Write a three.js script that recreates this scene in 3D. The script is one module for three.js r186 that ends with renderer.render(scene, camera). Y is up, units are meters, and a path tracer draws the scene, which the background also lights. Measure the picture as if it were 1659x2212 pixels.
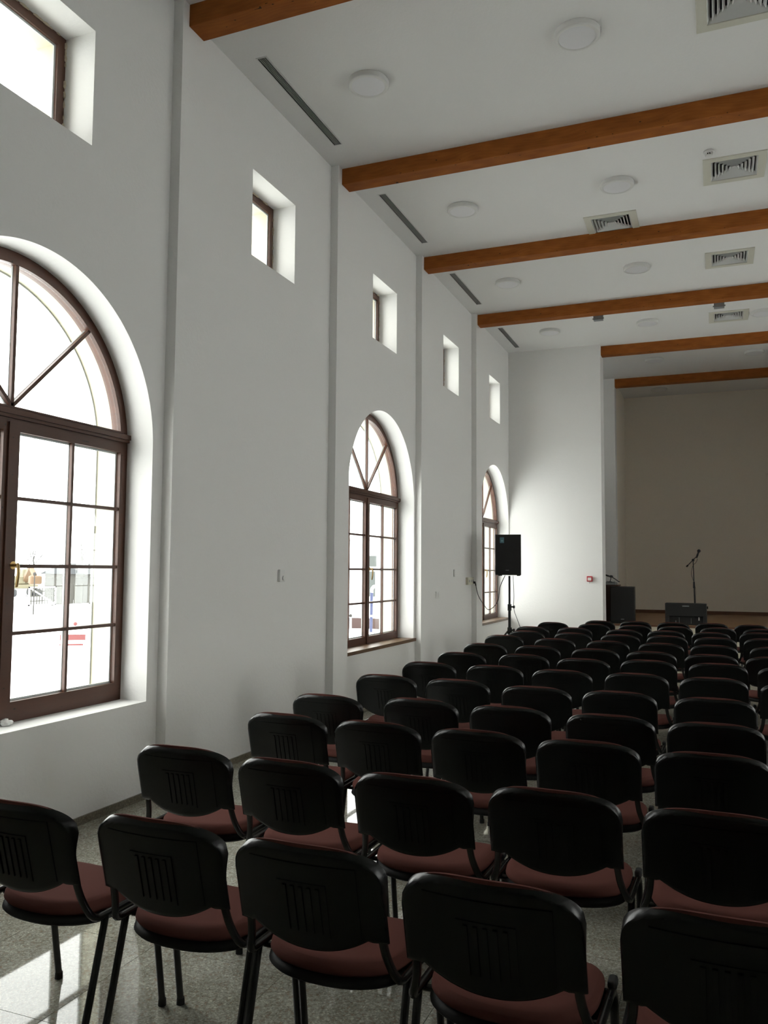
import * as THREE from 'three';
import { RoundedBoxGeometry } from 'three/addons/geometries/RoundedBoxGeometry.js';
import { mergeGeometries, mergeVertices, toCreasedNormals } from 'three/addons/utils/BufferGeometryUtils.js';

// ---------------------------------------------------------------- camera, sky, exposure
const scene = new THREE.Scene();
const S = 0.969;                                   // survey units of the room to metres
const CAM = new THREE.Vector3(3.8457 * S, 1.6, 0);
const FPX = 1781.4669, YAW = 0.3827, PITCH = 0.0705, ROLL = 0.0068;
const camera = new THREE.PerspectiveCamera(2 * Math.atan(1106 / FPX) * 180 / Math.PI, 1659 / 2212, 0.05, 400);
{
  const f = new THREE.Vector3(-Math.sin(YAW) * Math.cos(PITCH), Math.sin(PITCH), -Math.cos(YAW) * Math.cos(PITCH));
  const r0 = new THREE.Vector3(Math.cos(YAW), 0, -Math.sin(YAW));
  const u0 = new THREE.Vector3().crossVectors(r0, f).normalize();
  const r = r0.clone().multiplyScalar(Math.cos(ROLL)).addScaledVector(u0, Math.sin(ROLL));
  const u = u0.clone().multiplyScalar(Math.cos(ROLL)).addScaledVector(r0, -Math.sin(ROLL));
  camera.position.copy(CAM);
  camera.quaternion.setFromRotationMatrix(new THREE.Matrix4().makeBasis(r, u, f.clone().negate()));
  camera.updateMatrixWorld();
}
const renderer = new THREE.WebGLRenderer();
renderer.toneMapping = THREE.LinearToneMapping;
renderer.toneMappingExposure = 1.0;
renderer.shadowMap.enabled = true;
scene.background = new THREE.Color().setRGB(1.0, 0.985, 0.965);      // flat white overcast sky
scene.backgroundIntensity = 8.0;

// ---------------------------------------------------------------- helpers
let seed = 20240117;
const rnd = () => { seed = (seed * 1664525 + 1013904223) >>> 0; return seed / 4294967296; };
const T = (x, y, z) => new THREE.Vector3(x * S, y * S + 0.05, -z * S);   // survey (right, up, forward) to the scene
const taken = {};
const numbered = n => { const k = taken[n] = (taken[n] ?? -1) + 1; return k ? n + '_' + String(k).padStart(3, '0') : n; };
function mesh(name, geo, mat, parent) {
  const m = new THREE.Mesh(geo, mat); m.name = parent ? name : numbered(name);
  m.castShadow = m.receiveShadow = true; (parent ?? scene).add(m); return m;
}
function thing(name, label, category, pos = [0, 0, 0], turn = 0, group) {
  const o = new THREE.Group(); o.name = numbered(name); scene.add(o);
  o.position.set(...pos); o.rotation.y = turn; o.userData = { label, category };
  if (group) o.userData.group = group; return o;
}
function struct(name, label, category, geo, mat) {
  const o = geo ? mesh(name, geo, mat) : new THREE.Group();
  if (!geo) { o.name = numbered(name); scene.add(o); }
  o.userData = { kind: 'structure', label, category }; return o;
}
const lin = (r, g, b) => new THREE.Color().setRGB(r, g, b);
function metreUV(geo) {                                            // uv in metres by the way a face points
  const g = geo.index ? geo.toNonIndexed() : geo; const p = g.attributes.position, n = g.attributes.normal, uv = new Float32Array(p.count * 2);
  for (let i = 0; i < p.count; i++) {
    const ax = Math.abs(n.getX(i)), ay = Math.abs(n.getY(i)), az = Math.abs(n.getZ(i));
    if (ay >= ax && ay >= az) { uv[2 * i] = p.getX(i); uv[2 * i + 1] = p.getZ(i); }
    else if (ax >= az) { uv[2 * i] = p.getZ(i); uv[2 * i + 1] = p.getY(i); }
    else { uv[2 * i] = p.getX(i); uv[2 * i + 1] = p.getY(i); }
  }
  g.setAttribute('uv', new THREE.BufferAttribute(uv, 2)); return g;
}
function box(x0, x1, y0, y1, z0, z1, r = 0) {                        // plain scene box, metres, z0 < z1 in scene axes
  const g = r ? new RoundedBoxGeometry(x1 - x0, y1 - y0, z1 - z0, 2, r) : new THREE.BoxGeometry(x1 - x0, y1 - y0, z1 - z0);
  g.translate((x0 + x1) / 2, (y0 + y1) / 2, (z0 + z1) / 2); return g;
}
function rbox(X0, X1, Y0, Y1, Z0, Z1, r = 0) {                       // the same from survey units
  const a = T(X0, Y0, Z1), b = T(X1, Y1, Z0); return box(a.x, b.x, a.y, b.y, a.z, b.z, r);
}
function merge(list) { return mergeGeometries(list.map(g => { const q = g.index ? g.toNonIndexed() : g.clone(); for (const k of Object.keys(q.attributes)) if (!['position', 'normal', 'uv'].includes(k)) q.deleteAttribute(k); return q; })); }
function mapGeo(geo, fn) {                                           // moves every vertex, turns faces round if the map mirrors, new normals
  const g = geo.index ? geo.toNonIndexed() : geo.clone(), p = g.attributes.position, v = new THREE.Vector3();
  const o = fn(0, 0, 0), ex = fn(1e-3, 0, 0).sub(o), ey = fn(0, 1e-3, 0).sub(o), ez = fn(0, 0, 1e-3).sub(o);
  const flip = ex.dot(ey.cross(ez)) < 0;
  for (let i = 0; i < p.count; i++) { v.copy(fn(p.getX(i), p.getY(i), p.getZ(i))); p.setXYZ(i, v.x, v.y, v.z); }
  if (flip) for (let i = 0; i < p.count; i += 3) {
    const a = [p.getX(i + 1), p.getY(i + 1), p.getZ(i + 1)];
    p.setXYZ(i + 1, p.getX(i + 2), p.getY(i + 2), p.getZ(i + 2)); p.setXYZ(i + 2, ...a);
  }
  g.computeVertexNormals(); return g;
}
// a shape drawn in (Z, Y) survey units on a side wall, between two depths X; mirrored for the other wall
const ROOM = 9.3;
function wallExtrude(shape, x0, x1, mirror, curveSegments = 40) {
  const g = new THREE.ExtrudeGeometry(shape, { depth: x1 - x0, bevelEnabled: false, curveSegments });
  return metreUV(mapGeo(g, (a, b, c) => T(mirror ? ROOM - (x0 + c) : x0 + c, b, a)));
}
function poly(pts) { const s = new THREE.Shape(); pts.forEach(([a, b], i) => i ? s.lineTo(a, b) : s.moveTo(a, b)); s.closePath(); return s; }
const rectPath = (a0, a1, b0, b1, P = THREE.Path) => { const s = new P(); s.moveTo(a0, b0); s.lineTo(a1, b0); s.lineTo(a1, b1); s.lineTo(a0, b1); s.closePath(); return s; };
function archPath(zc, r, bottom, spring, P = THREE.Path) {
  const s = new P(); s.moveTo(zc - r, bottom); s.lineTo(zc + r, bottom); s.lineTo(zc + r, spring); s.absarc(zc, spring, r, 0, Math.PI, false); s.closePath(); return s;
}
function bar(a, b, w, d) {                                           // a rectangular bar between two points (scene), width across, depth
  const v = new THREE.Vector3().subVectors(b, a), g = new THREE.BoxGeometry(w, v.length(), d);
  g.applyQuaternion(new THREE.Quaternion().setFromUnitVectors(new THREE.Vector3(0, 1, 0), v.clone().normalize()));
  return g.translate((a.x + b.x) / 2, (a.y + b.y) / 2, (a.z + b.z) / 2);
}
function rod(a, b, r, r2 = r, seg = 12) {
  const v = new THREE.Vector3().subVectors(b, a), g = new THREE.CylinderGeometry(r2, r, v.length(), seg);
  g.applyQuaternion(new THREE.Quaternion().setFromUnitVectors(new THREE.Vector3(0, 1, 0), v.clone().normalize()));
  return g.translate((a.x + b.x) / 2, (a.y + b.y) / 2, (a.z + b.z) / 2);
}
const V = (x, y, z) => new THREE.Vector3(x, y, z);
function roundPath(pts, rad, n = 5) {                                // a polyline with its corners rounded
  const out = [pts[0].clone()];
  for (let i = 1; i < pts.length - 1; i++) {
    const p = pts[i], a = pts[i - 1].clone().sub(p), b = pts[i + 1].clone().sub(p), r = Math.min(rad, a.length() * .48, b.length() * .48);
    const A = p.clone().addScaledVector(a.normalize(), r), B = p.clone().addScaledVector(b.normalize(), r);
    for (let k = 0; k <= n; k++) { const t = k / n; out.push(A.clone().multiplyScalar((1 - t) ** 2).addScaledVector(p, 2 * t * (1 - t)).addScaledVector(B, t * t)); }
  }
  out.push(pts[pts.length - 1].clone()); return out;
}
function tube(pts, r, seg = 24, radial = 8) {
  const path = new THREE.CatmullRomCurve3(pts, false, 'centripetal');
  const g = new THREE.TubeGeometry(path, seg, r, radial, false);
  return merge([g, new THREE.SphereGeometry(r, radial, 5).translate(...pts[0].toArray()), new THREE.SphereGeometry(r, radial, 5).translate(...pts[pts.length - 1].toArray())]);
}

// ---------------------------------------------------------------- textures
const hash = (x, y, s) => { let h = Math.imul(x, 374761393) ^ Math.imul(y, 668265263) ^ Math.imul(s, 2246822519); h = Math.imul(h ^ (h >>> 13), 1274126177); return ((h ^ (h >>> 16)) >>> 0) / 4294967296; };
function noise(x, y, px, py, s) {                                    // value noise that tiles over px by py cells
  const xi = Math.floor(x), yi = Math.floor(y), fx = x - xi, fy = y - yi, u = fx * fx * (3 - 2 * fx), v = fy * fy * (3 - 2 * fy);
  const h = (i, j) => hash(((i % px) + px) % px, ((j % py) + py) % py, s);
  return (h(xi, yi) * (1 - u) + h(xi + 1, yi) * u) * (1 - v) + (h(xi, yi + 1) * (1 - u) + h(xi + 1, yi + 1) * u) * v;
}
function texture(w, h, fn, srgb, ru = 1, rv = 1) {
  const d = new Uint8Array(w * h * 4);
  for (let y = 0; y < h; y++) for (let x = 0; x < w; x++) { const c = fn(x / w, y / h, x, y), o = 4 * (y * w + x); d[o] = c[0]; d[o + 1] = c[1]; d[o + 2] = c[2]; d[o + 3] = 255; }
  const t = new THREE.DataTexture(d, w, h); t.wrapS = t.wrapT = THREE.RepeatWrapping; t.magFilter = THREE.LinearFilter; t.minFilter = THREE.LinearMipmapLinearFilter; t.generateMipmaps = true;
  if (srgb) t.colorSpace = THREE.SRGBColorSpace; t.repeat.set(ru, rv); t.needsUpdate = true; return t;
}
const clamp = v => Math.max(0, Math.min(255, v));
const plasterBump = texture(512, 512, (u, v) => { const n = noise(u * 64, v * 64, 64, 64, 1) * .5 + noise(u * 170, v * 170, 170, 170, 2) * .35 + noise(u * 12, v * 12, 12, 12, 3) * .3; const c = clamp(n * 215); return [c, c, c]; }, false, .8, .8);
const graniteMap = texture(1024, 1024, (u, v) => {
  const a = noise(u * 200, v * 200, 200, 200, 5), b = noise(u * 110, v * 110, 110, 110, 6), c = noise(u * 330, v * 330, 330, 330, 7), d = noise(u * 9, v * 9, 9, 9, 8);
  let k = 160 + (b - .5) * 40 + (a - .5) * 34 + (d - .5) * 22, r = k + 2, g = k, bl = k - 13;
  if (c > .80) { r -= 34; g -= 33; bl -= 30; } else if (a > .82) { r += 24; g += 24; bl += 20; } else if (b < .2 && c > .4) { r += 10; g -= 6; bl -= 10; }
  return [clamp(r), clamp(g), clamp(bl)];
}, true, 1 / .95, 1 / .95);
const woodTex = (s, base, dark, contrast) => texture(1024, 512, (u, v) => {
  const warp = noise(u * 5, v * 4, 5, 4, s) * 1.6 + noise(u * 12, v * 8, 12, 8, s + 1) * .5;
  const rings = .5 + .5 * Math.sin((v * 14 + warp * 1.9) * 6.283);
  const fine = noise(u * 30, v * 340, 30, 340, s + 2), blot = noise(u * 18, v * 9, 18, 9, s + 3);
  let k = rings * .16 + fine * .34 + blot * .62 - .10; k = Math.max(0, Math.min(1, k * contrast));
  const knot = noise(u * 40, v * 22, 40, 22, s + 4) > .955 ? .45 : 1;
  return [0, 1, 2].map(i => clamp((base[i] * (1 - k) + dark[i] * k) * knot));
}, true, .5, 2);
const beamMap = woodTex(31, [172, 103, 42], [128, 70, 24], .85);
const frameMap = woodTex(61, [84, 50, 33], [68, 40, 26], .8);
const boardMap = woodTex(91, [168, 130, 88], [128, 92, 58], 1);
const sillMap = woodTex(121, [118, 92, 66], [74, 52, 34], 1);
const weave = texture(256, 256, (u, v, x, y) => { const c = clamp(120 + 60 * Math.sin(x * Math.PI / 2) * Math.cos(y * Math.PI / 2) + (hash(x, y, 4) - .5) * 110); return [c, c, c]; }, false, 12, 12);
const stageWallBump = texture(512, 512, (u, v) => { const c = clamp(60 + 190 * (noise(u * 90, v * 90, 90, 90, 40) * .6 + noise(u * 220, v * 220, 220, 220, 41) * .4)); return [c, c, c]; }, false, .9, .9);

// ---------------------------------------------------------------- materials
const std = o => new THREE.MeshStandardMaterial(o);
const M = {
  plaster: std({ color: lin(.84, .835, .815), roughness: .92, bumpMap: plasterBump, bumpScale: .0012 }),
  ceiling: std({ color: lin(.85, .85, .835), roughness: .95, bumpMap: plasterBump, bumpScale: .0008 }),
  facade: std({ color: lin(.50, .475, .37), roughness: .95, bumpMap: plasterBump, bumpScale: .002 }),
  stageWall: std({ color: lin(.86, .80, .69), roughness: .95, bumpMap: stageWallBump, bumpScale: .002 }),
  granite: new THREE.MeshPhysicalMaterial({ color: 0xffffff, map: graniteMap, roughness: .035, specularIntensity: .66 }),
  skirting: std({ color: lin(.5, .47, .42), map: graniteMap, roughness: .3 }),
  grout: std({ color: lin(.10, .095, .085), roughness: .9 }),
  beam: new THREE.MeshPhysicalMaterial({ map: beamMap, roughness: .75, specularIntensity: .5 }),
  frame: std({ map: frameMap, roughness: .42 }),
  sill: std({ map: sillMap, roughness: .4 }),
  board: std({ map: boardMap, roughness: .45 }),
  riser: std({ color: lin(.55, .50, .40), roughness: .7 }),
  spacer: std({ color: lin(.42, .44, .44), roughness: .5, metalness: .3 }),
  glass: new THREE.MeshPhysicalMaterial({ color: lin(.96, .98, .97), roughness: 0, transmission: 1, thickness: 0, ior: 1.45 }),
  brass: std({ color: lin(.45, .30, .12), roughness: .3, metalness: .9 }),
  foam: std({ color: lin(.55, .48, .36), roughness: .95 }),
  whitePlastic: std({ color: lin(.78, .78, .76), roughness: .4 }),
  diffuser: std({ color: lin(.80, .80, .82), roughness: .3 }),
  creamMetal: std({ color: lin(.66, .65, .56), roughness: .5 }),
  whiteMetal: std({ color: lin(.76, .77, .75), roughness: .45 }),
  galvanised: std({ color: lin(.22, .225, .22), roughness: .6, metalness: .3 }),
  ventMetal: std({ color: lin(.42, .43, .41), roughness: .5, metalness: .4 }),
  greyPlastic: std({ color: lin(.28, .29, .29), roughness: .5 }),
  socket: std({ color: lin(.60, .58, .46), roughness: .5 }),
  red: std({ color: lin(.42, .02, .03), roughness: .45 }),
  paper: std({ color: lin(.75, .68, .66), roughness: .7 }),
  blackPlastic: std({ color: lin(.008, .009, .009), roughness: .5 }),
  chairShell: new THREE.MeshPhysicalMaterial({ color: lin(.005, .006, .006), roughness: .27, specularIntensity: .62 }),
  seatShell: new THREE.MeshPhysicalMaterial({ color: lin(.006, .006, .006), roughness: .65, specularIntensity: .5 }),
  chairTube: std({ color: lin(.008, .008, .008), roughness: .22 }),
  maroon: new THREE.MeshPhysicalMaterial({ color: lin(.125, .049, .041), roughness: 1, specularIntensity: .15, bumpMap: weave, bumpScale: .0006 }),
  rubber: std({ color: lin(.01, .01, .01), roughness: .8 }),
  grille: std({ color: lin(.008, .008, .009), roughness: .75 }),
  sticker: std({ color: lin(.10, .24, .30), roughness: .5 }),
  stickerPale: std({ color: lin(.35, .55, .62), roughness: .5 }),
  badge: std({ color: lin(.30, .30, .32), roughness: .4 }),
  chrome: std({ color: lin(.6, .6, .6), roughness: .2, metalness: 1 }),
  lectern: std({ color: lin(.055, .022, .014), roughness: .5 }),
  brownTrim: std({ color: lin(.13, .055, .025), roughness: .5 }),
  snow: std({ color: lin(.86, .88, .90), roughness: .95 }),
  whiteRender: std({ color: lin(.80, .80, .80), roughness: .9 }),
  greyWood: std({ color: lin(.046, .044, .038), roughness: .9 }),
  greyWoodB: std({ color: lin(.058, .056, .048), roughness: .9 }),
  slate: std({ color: lin(.04, .043, .046), roughness: .8 }),
  greyGlass: std({ color: lin(.055, .064, .060), roughness: .35 }),
  orange: std({ color: lin(.13, .078, .040), roughness: .6 }),
  yellow: std({ color: lin(.15, .135, .085), roughness: .6 }),
  redPaint: std({ color: lin(.13, .03, .03), roughness: .6 }),
  bluePaint: std({ color: lin(.035, .045, .11), roughness: .5 }),
  brickHedge: std({ color: lin(.060, .036, .033), roughness: .9 }),
  bark: std({ color: lin(.035, .033, .031), roughness: .95 }),
};

// ---------------------------------------------------------------- the room
const H = 6.03, ZB = -8.9, ZE = 16.27, ZP = 16.75, ZS = 21.65, STAGE = .585, FL = -.0516;
const PIL = [-6.27, -3.43, -.59, 2.25, 5.09, 7.93, 10.71, 13.54], SMALL = [1.03, 3.83, 6.71, 9.55, 12.375, 15.15, 17.98], ARCH = [3.87, 9.56, 15.15], ARCH_RIGHT = [3.87, 9.56, 15.15];
const AR = 1.10, ABOT = .642, ASPR = 2.495, SW = .41, SB = 4.44, ST = 5.245;
const FRAME0 = -.30, FRAME1 = -.232;               // window frames sit between these depths in the wall

function sideWall(name, label, mirror, openings) {
  const inner = poly([[ZB, FL], [ZS, FL], [ZS, H], [ZB, H]]), outer = poly([[ZB - .6, -1.2], [ZS + .6, -1.2], [ZS + .6, 6.6], [ZB - .6, 6.6]]);
  if (openings) {
    for (const z of mirror ? ARCH_RIGHT : ARCH) { inner.holes.push(archPath(z, AR, ABOT, ASPR)); outer.holes.push(archPath(z, AR - .05, ABOT + .02, ASPR)); }
    for (const z of SMALL) { inner.holes.push(rectPath(z - SW, z + SW, SB, ST)); outer.holes.push(rectPath(z - SW + .05, z + SW - .05, SB + .05, ST - .05)); }
  }
  const w = struct(name, label, 'wall', wallExtrude(inner, FRAME0, 0, mirror), M.plaster);
  for (const z of PIL) mesh('pilaster', wallExtrude(poly([[z, FL], [z + .36, FL], [z + .36, H], [z, H]]), 0, .088, mirror), M.plaster, w);
  mesh('facade', wallExtrude(outer, FRAME0 - .17, FRAME0, mirror), M.facade, w);
  if (openings) for (const z of mirror ? ARCH_RIGHT : ARCH) {
    const ring = archPath(z, AR - .046, ABOT + .02, ASPR, THREE.Shape); ring.holes.push(archPath(z, AR - .062, ABOT + .02, ASPR)); mesh('corner_bead', wallExtrude(ring, FRAME0 - .182, FRAME0 - .166, mirror), M.spacer, w);
  }
  return w;
}
const wallLeft = sideWall('wall_left', 'white plaster wall with arched windows and shallow pilasters', false, true);
const wallRight = sideWall('wall_right', 'white plaster wall facing the arched windows across the hall', true, true);
struct('wall_back', 'white plaster wall closing the hall behind the last chairs', 'wall', metreUV(rbox(-.6, ROOM + .6, FL, H + .3, ZB - .3, ZB)), M.plaster);
{
  const w = struct('wall_front', 'white plaster piers either side of the stage opening', 'wall', metreUV(merge([rbox(0, 1.82, FL, H, ZE, ZP), rbox(ROOM - 1.82, ROOM, FL, H, ZE, ZP)])), M.plaster);
  for (const m of [0, 1]) {
    const q = (a, b) => m ? [ROOM - b, ROOM - a] : [a, b];
    mesh('pilaster', metreUV(rbox(...q(0, 1.757), -.05, H, 19.30, 19.62)), M.plaster, w);
    mesh('side_wall', metreUV(rbox(...q(0, 1.735), -.05, H, 19.62, ZS)), M.stageWall, w);
  }
}
struct('wall_stage', 'beige textured wall at the back of the stage', 'wall', metreUV(rbox(-.3, ROOM + .3, -.4, H + .3, ZS, ZS + .3)), M.stageWall);
struct('baseboard_stage', 'dark brown baseboard along the stage wall', 'baseboard', metreUV(rbox(1.735, ROOM - 1.735, STAGE, STAGE + .08, ZS - .025, ZS, .004)), M.brownTrim);
{ // stage: platform with a board floor and a cream riser
  const s = struct('stage_platform', 'raised stage with brown board floor and cream riser', 'stage');
  mesh('riser', rbox(1.82, ROOM - 1.82, FL, STAGE - .03, ZP - .05, ZP), M.riser, s);
  mesh('core', rbox(.001, ROOM - .001, FL, STAGE - .03, ZP, 19.3), M.riser, s);
  mesh('core', rbox(1.76, ROOM - 1.76, FL, STAGE - .03, 19.3, ZS), M.riser, s);
  mesh('edge_nosing', metreUV(rbox(1.82, ROOM - 1.82, STAGE - .03, STAGE + .002, ZP - .07, ZP - .02, .004)), M.brownTrim, s);
  for (let k = 0; k < 24; k++) { const z = ZP - .02 + k * (ZS - ZP + .02) / 24; mesh('floorboard', metreUV(rbox(k < 12 ? .002 : 1.757, ROOM - (k < 12 ? .002 : 1.757), STAGE - .03, STAGE, z + .0015, z + (ZS - ZP + .02) / 24 - .0015)), M.board, s); }
}
// ceiling with holes for the air diffusers and slot vents
const DIFF = [[4.10, 6.66], [4.115, 9.555], [2.70, 10.57], [4.105, 12.355], [4.13, 15.2]], SLOT = [[5.96, 7.53], [8.75, 10.30], [11.54, 13.07], [14.5, 15.92]];
const D2 = .25;
{
  const sh = poly([[-.6, ZB - .3], [ROOM + .6, ZB - .3], [ROOM + .6, ZS + .3], [-.6, ZS + .3]]);
  for (const [x, z] of DIFF) sh.holes.push(rectPath(x - D2, x + D2, z - D2, z + D2));
  for (const [a, b] of SLOT) sh.holes.push(rectPath(.225, .315, a, b));
  const g = mapGeo(new THREE.ExtrudeGeometry(sh, { depth: .35, bevelEnabled: false }), (a, b, c) => T(a, H + c, b));
  struct('ceiling', 'plain white plaster ceiling crossed by wooden beams', 'ceiling', metreUV(g), M.ceiling);
}
// floor: slab, granite tiles, skirting
{
  const f = struct('floor', 'polished speckled grey granite tile floor', 'floor');
  const x1 = ROOM * S, z0 = -ZP * S, z1 = -ZB * S, P = .628, J = .0012;
  mesh('slab', box(-.2, x1 + .2, -.25, -.004, z0 - .1, z1 + .2), M.grout, f);
  const variants = [];
  for (let k = 0; k < 8; k++) { const g = box(-P / 2 + J, P / 2 - J, -.004, 0, -P / 2 + J, P / 2 - J); const q = metreUV(g), uv = q.attributes.uv; const ox = k * .37, oy = k * .61; for (let i = 0; i < uv.count; i++) { const a = uv.getX(i), b = uv.getY(i); uv.setXY(i, (k & 1 ? b : a) + ox, (k & 1 ? a : b) + oy); } variants.push(q); }
  const cells = [];
  const xj = 1.595 - .1192, zj = -2.374;
  for (let i = -3; i < 14; i++) for (let j = -28; j < 10; j++) {
    const cx = xj + (i + .5) * P, cz = zj + (j + .5) * P;
    if (cx - P / 2 > x1 || cx + P / 2 < 0 || cz - P / 2 > z1 || cz + P / 2 < z0) continue;
    const seen = cz < -.9 && cx > -.2 && cx < 3.727 + (-cz) * .12 + .8 && cx > 3.727 + cz * 1.05 - .6;
    cells.push([cx, cz, seen ? -cz : 100 + Math.abs(cz)]);
  }
  cells.sort((a, b) => a[2] - b[2]);
  const rest = [];
  cells.forEach(([cx, cz], n) => {
    const v = variants[Math.floor(rnd() * 8)];
    const a0 = Math.max(0, cx - P / 2), a1 = Math.min(x1, cx + P / 2), clip = a0 > cx - P / 2 + .001 || a1 < cx + P / 2 - .001;
    const g = clip ? metreUV(box(a0 + J, a1 - J, -.004, 0, cz - P / 2 + J, cz + P / 2 - J)) : v;
    if (n < 290) { const m = mesh('tile', g, M.granite, f); if (!clip) m.position.set(cx, 0, cz); }
    else rest.push(clip ? g : v.clone().translate(cx, 0, cz));
  });
  const m = mesh('tile_field', mergeGeometries(rest), M.granite, f); m.userData.kind = 'stuff';
}
{
  const pieces = []; let z = ZB;
  for (const p of PIL) { pieces.push(rbox(0, .012, FL, .0, z, p)); pieces.push(rbox(0, .10, FL, 0, p - .012, p + .372)); z = p + .372; }
  pieces.push(rbox(0, .012, FL, 0, z, ZE));
  struct('baseboard_left', 'low dark granite skirting along the window wall', 'baseboard', metreUV(merge(pieces)), M.skirting);
}

// ---------------------------------------------------------------- windows
let winNo = 0;
const glassX = -.252;
function archWindow(zc, label, { mirror = false, board = true } = {}) {
  const w = struct('window_' + (++winNo), label, 'window');
  const F = (shape, x0, x1, name, mat, parent, seg = 40) => mesh(name, wallExtrude(shape, x0, x1, mirror, seg), mat, parent);
  const B = .05, tTop = 2.60, tBot = 2.50;
  // fixed frame
  const fr = archPath(zc, AR, ABOT, ASPR, THREE.Shape);
  fr.holes.push(rectPath(zc - AR + B, zc + AR - B, ABOT + B, tBot));
  const fan = new THREE.Path(), R = AR - .085, y0 = tTop + .01, a0 = Math.asin((y0 - ASPR) / R);
  fan.absarc(zc, ASPR, R, a0, Math.PI - a0, false); fan.closePath(); fr.holes.push(fan);
  F(fr, FRAME0, FRAME1, 'frame', M.frame, w, 48);
  const bead = new THREE.Shape(); bead.absarc(zc, ASPR, R + .035, Math.asin((y0 - .012 - ASPR) / (R + .035)), Math.PI - Math.asin((y0 - .012 - ASPR) / (R + .035)), false); bead.closePath();
  const bh = new THREE.Path(); bh.absarc(zc, ASPR, R, a0, Math.PI - a0, false); bh.closePath(); bead.holes.push(bh);
  F(bead, FRAME1, FRAME1 + .012, 'glazing_bead', M.frame, w, 48);
  F(poly([[zc - AR, tBot + .035], [zc + AR, tBot + .035], [zc + AR, tTop - .01], [zc - AR, tTop - .01]]), FRAME1, FRAME1 + .02, 'transom', M.frame, w);
  F(poly([[zc - AR, tTop - .045], [zc + AR, tTop - .045], [zc + AR, tTop - .01], [zc - AR, tTop - .01]]), FRAME1 + .02, FRAME1 + .035, 'transom_moulding', M.frame, w);
  // fanlight: three bars from a hub, four panes
  const hubY = y0, inside = (t, d) => [zc + Math.cos(t) * d, hubY + Math.sin(t) * d];
  const reach = t => { const c = Math.cos(t), s = Math.sin(t), b = s * (hubY - ASPR); return -b + Math.sqrt(b * b - ((hubY - ASPR) ** 2 - R * R)); };
  const angles = [Math.PI * .25, Math.PI * .5, Math.PI * .75];
  for (const t of angles) for (const [x0, x1, hw, nm, mt] of [[-.250, -.228, .012, 'fan_bar', M.frame], [-.272, -.258, .012, 'spacer', M.spacer]]) {
    const n = [-Math.sin(t) * hw, Math.cos(t) * hw], [ez, ey] = inside(t, reach(t) + .004);
    F(poly([[zc + n[0], hubY + n[1]], [zc - n[0], hubY - n[1]], [ez - n[0], ey - n[1]], [ez + n[0], ey + n[1]]]), x0, x1, nm, mt, w);
  }
  const cuts = [0, ...angles, Math.PI];
  for (let k = 0; k < 4; k++) {
    const pts = [[zc, hubY]]; for (let j = 0; j <= 10; j++) { const t = cuts[k] + (cuts[k + 1] - cuts[k]) * j / 10; pts.push(inside(t, reach(t))); }
    F(poly(pts), glassX, glassX + .004, 'pane', M.glass, w);
  }
  // two casements of two by four panes
  const rows = [ABOT + .128, 1.19, 1.61, 2.035, 2.455];
  for (const sgn of [-1, 1]) {
    const zin = sgn * .006, zo = sgn * (AR - B + .012), gIn = sgn * .065, gOut = sgn * (AR - .085);
    const cs = poly([[zc + zin, ABOT + B - .012], [zc + zo, ABOT + B - .012], [zc + zo, tBot + .01], [zc + zin, tBot + .01]]);
    cs.holes.push(rectPath(zc + Math.min(gIn, gOut), zc + Math.max(gIn, gOut), rows[0], rows[4]));
    const c = F(cs, -.270, FRAME1 + .010, 'casement', M.frame, w);
    const eg = rectPath(zc + Math.min(gIn, gOut), zc + Math.max(gIn, gOut), rows[0], rows[4], THREE.Shape); eg.holes.push(rectPath(zc + Math.min(gIn, gOut) + .014, zc + Math.max(gIn, gOut) - .014, rows[0] + .014, rows[4] - .014)); F(eg, -.266, -.258, 'spacer', M.spacer, c);
    const mid = (gIn + gOut) / 2, lo = Math.min(gIn, gOut), hi = Math.max(gIn, gOut);
    for (const [x0, x1, nm, mt, hw] of [[-.250, -.228, 'muntin', M.frame, .011], [-.272, -.258, 'spacer', M.spacer, .012]]) {
      F(rectPath(zc + mid - hw, zc + mid + hw, rows[0], rows[4], THREE.Shape), x0, x1, nm, mt, c);
      for (const y of rows.slice(1, 4)) F(rectPath(zc + lo, zc + hi, y - hw, y + hw, THREE.Shape), x0 + .001, x1 - .001, nm, mt, c);
    }
    for (let k = 0; k < 4; k++) for (const [a, b] of [[lo, mid], [mid, hi]]) F(rectPath(zc + a, zc + b, rows[k], rows[k + 1], THREE.Shape), glassX, glassX + .004, 'pane', M.glass, c);
    if (sgn > 0) {
      const X = x => mirror ? ROOM - x : x, p0 = T(X(FRAME1 + .012), 1.615, zc + .035), out = mirror ? -1 : 1;
      const h = mesh('handle', merge([
        rod(p0, p0.clone().add(V(out * .012, 0, 0)), .026, .024, 14),
        rod(p0, p0.clone().add(V(out * .05, 0, 0)), .009),
        tube([p0.clone().add(V(out * .048, .006, 0)), p0.clone().add(V(out * .055, -.03, 0)), p0.clone().add(V(out * .052, -.08, 0)), p0.clone().add(V(out * .045, -.125, 0))], .009, 12)]), M.brass, c);
    }
  }
  F(rectPath(zc - .032, zc + .032, ABOT + B - .01, tBot + .008, THREE.Shape), FRAME1 + .012, FRAME1 + .024, 'meeting_strip', M.frame, w);
  if (board) {
    const X = (a, b) => mirror ? [ROOM - b, ROOM - a] : [a, b];
    mesh('window_sill', metreUV(merge([rbox(...X(FRAME1 - .01, .002), ABOT, .682, zc - AR + .001, zc + AR - .001), rbox(...X(.001, .03), ABOT, .682, zc - AR - .025, Math.min(zc + AR + .025, 16.268))])), M.sill, w);
  }
  return w;
}
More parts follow.
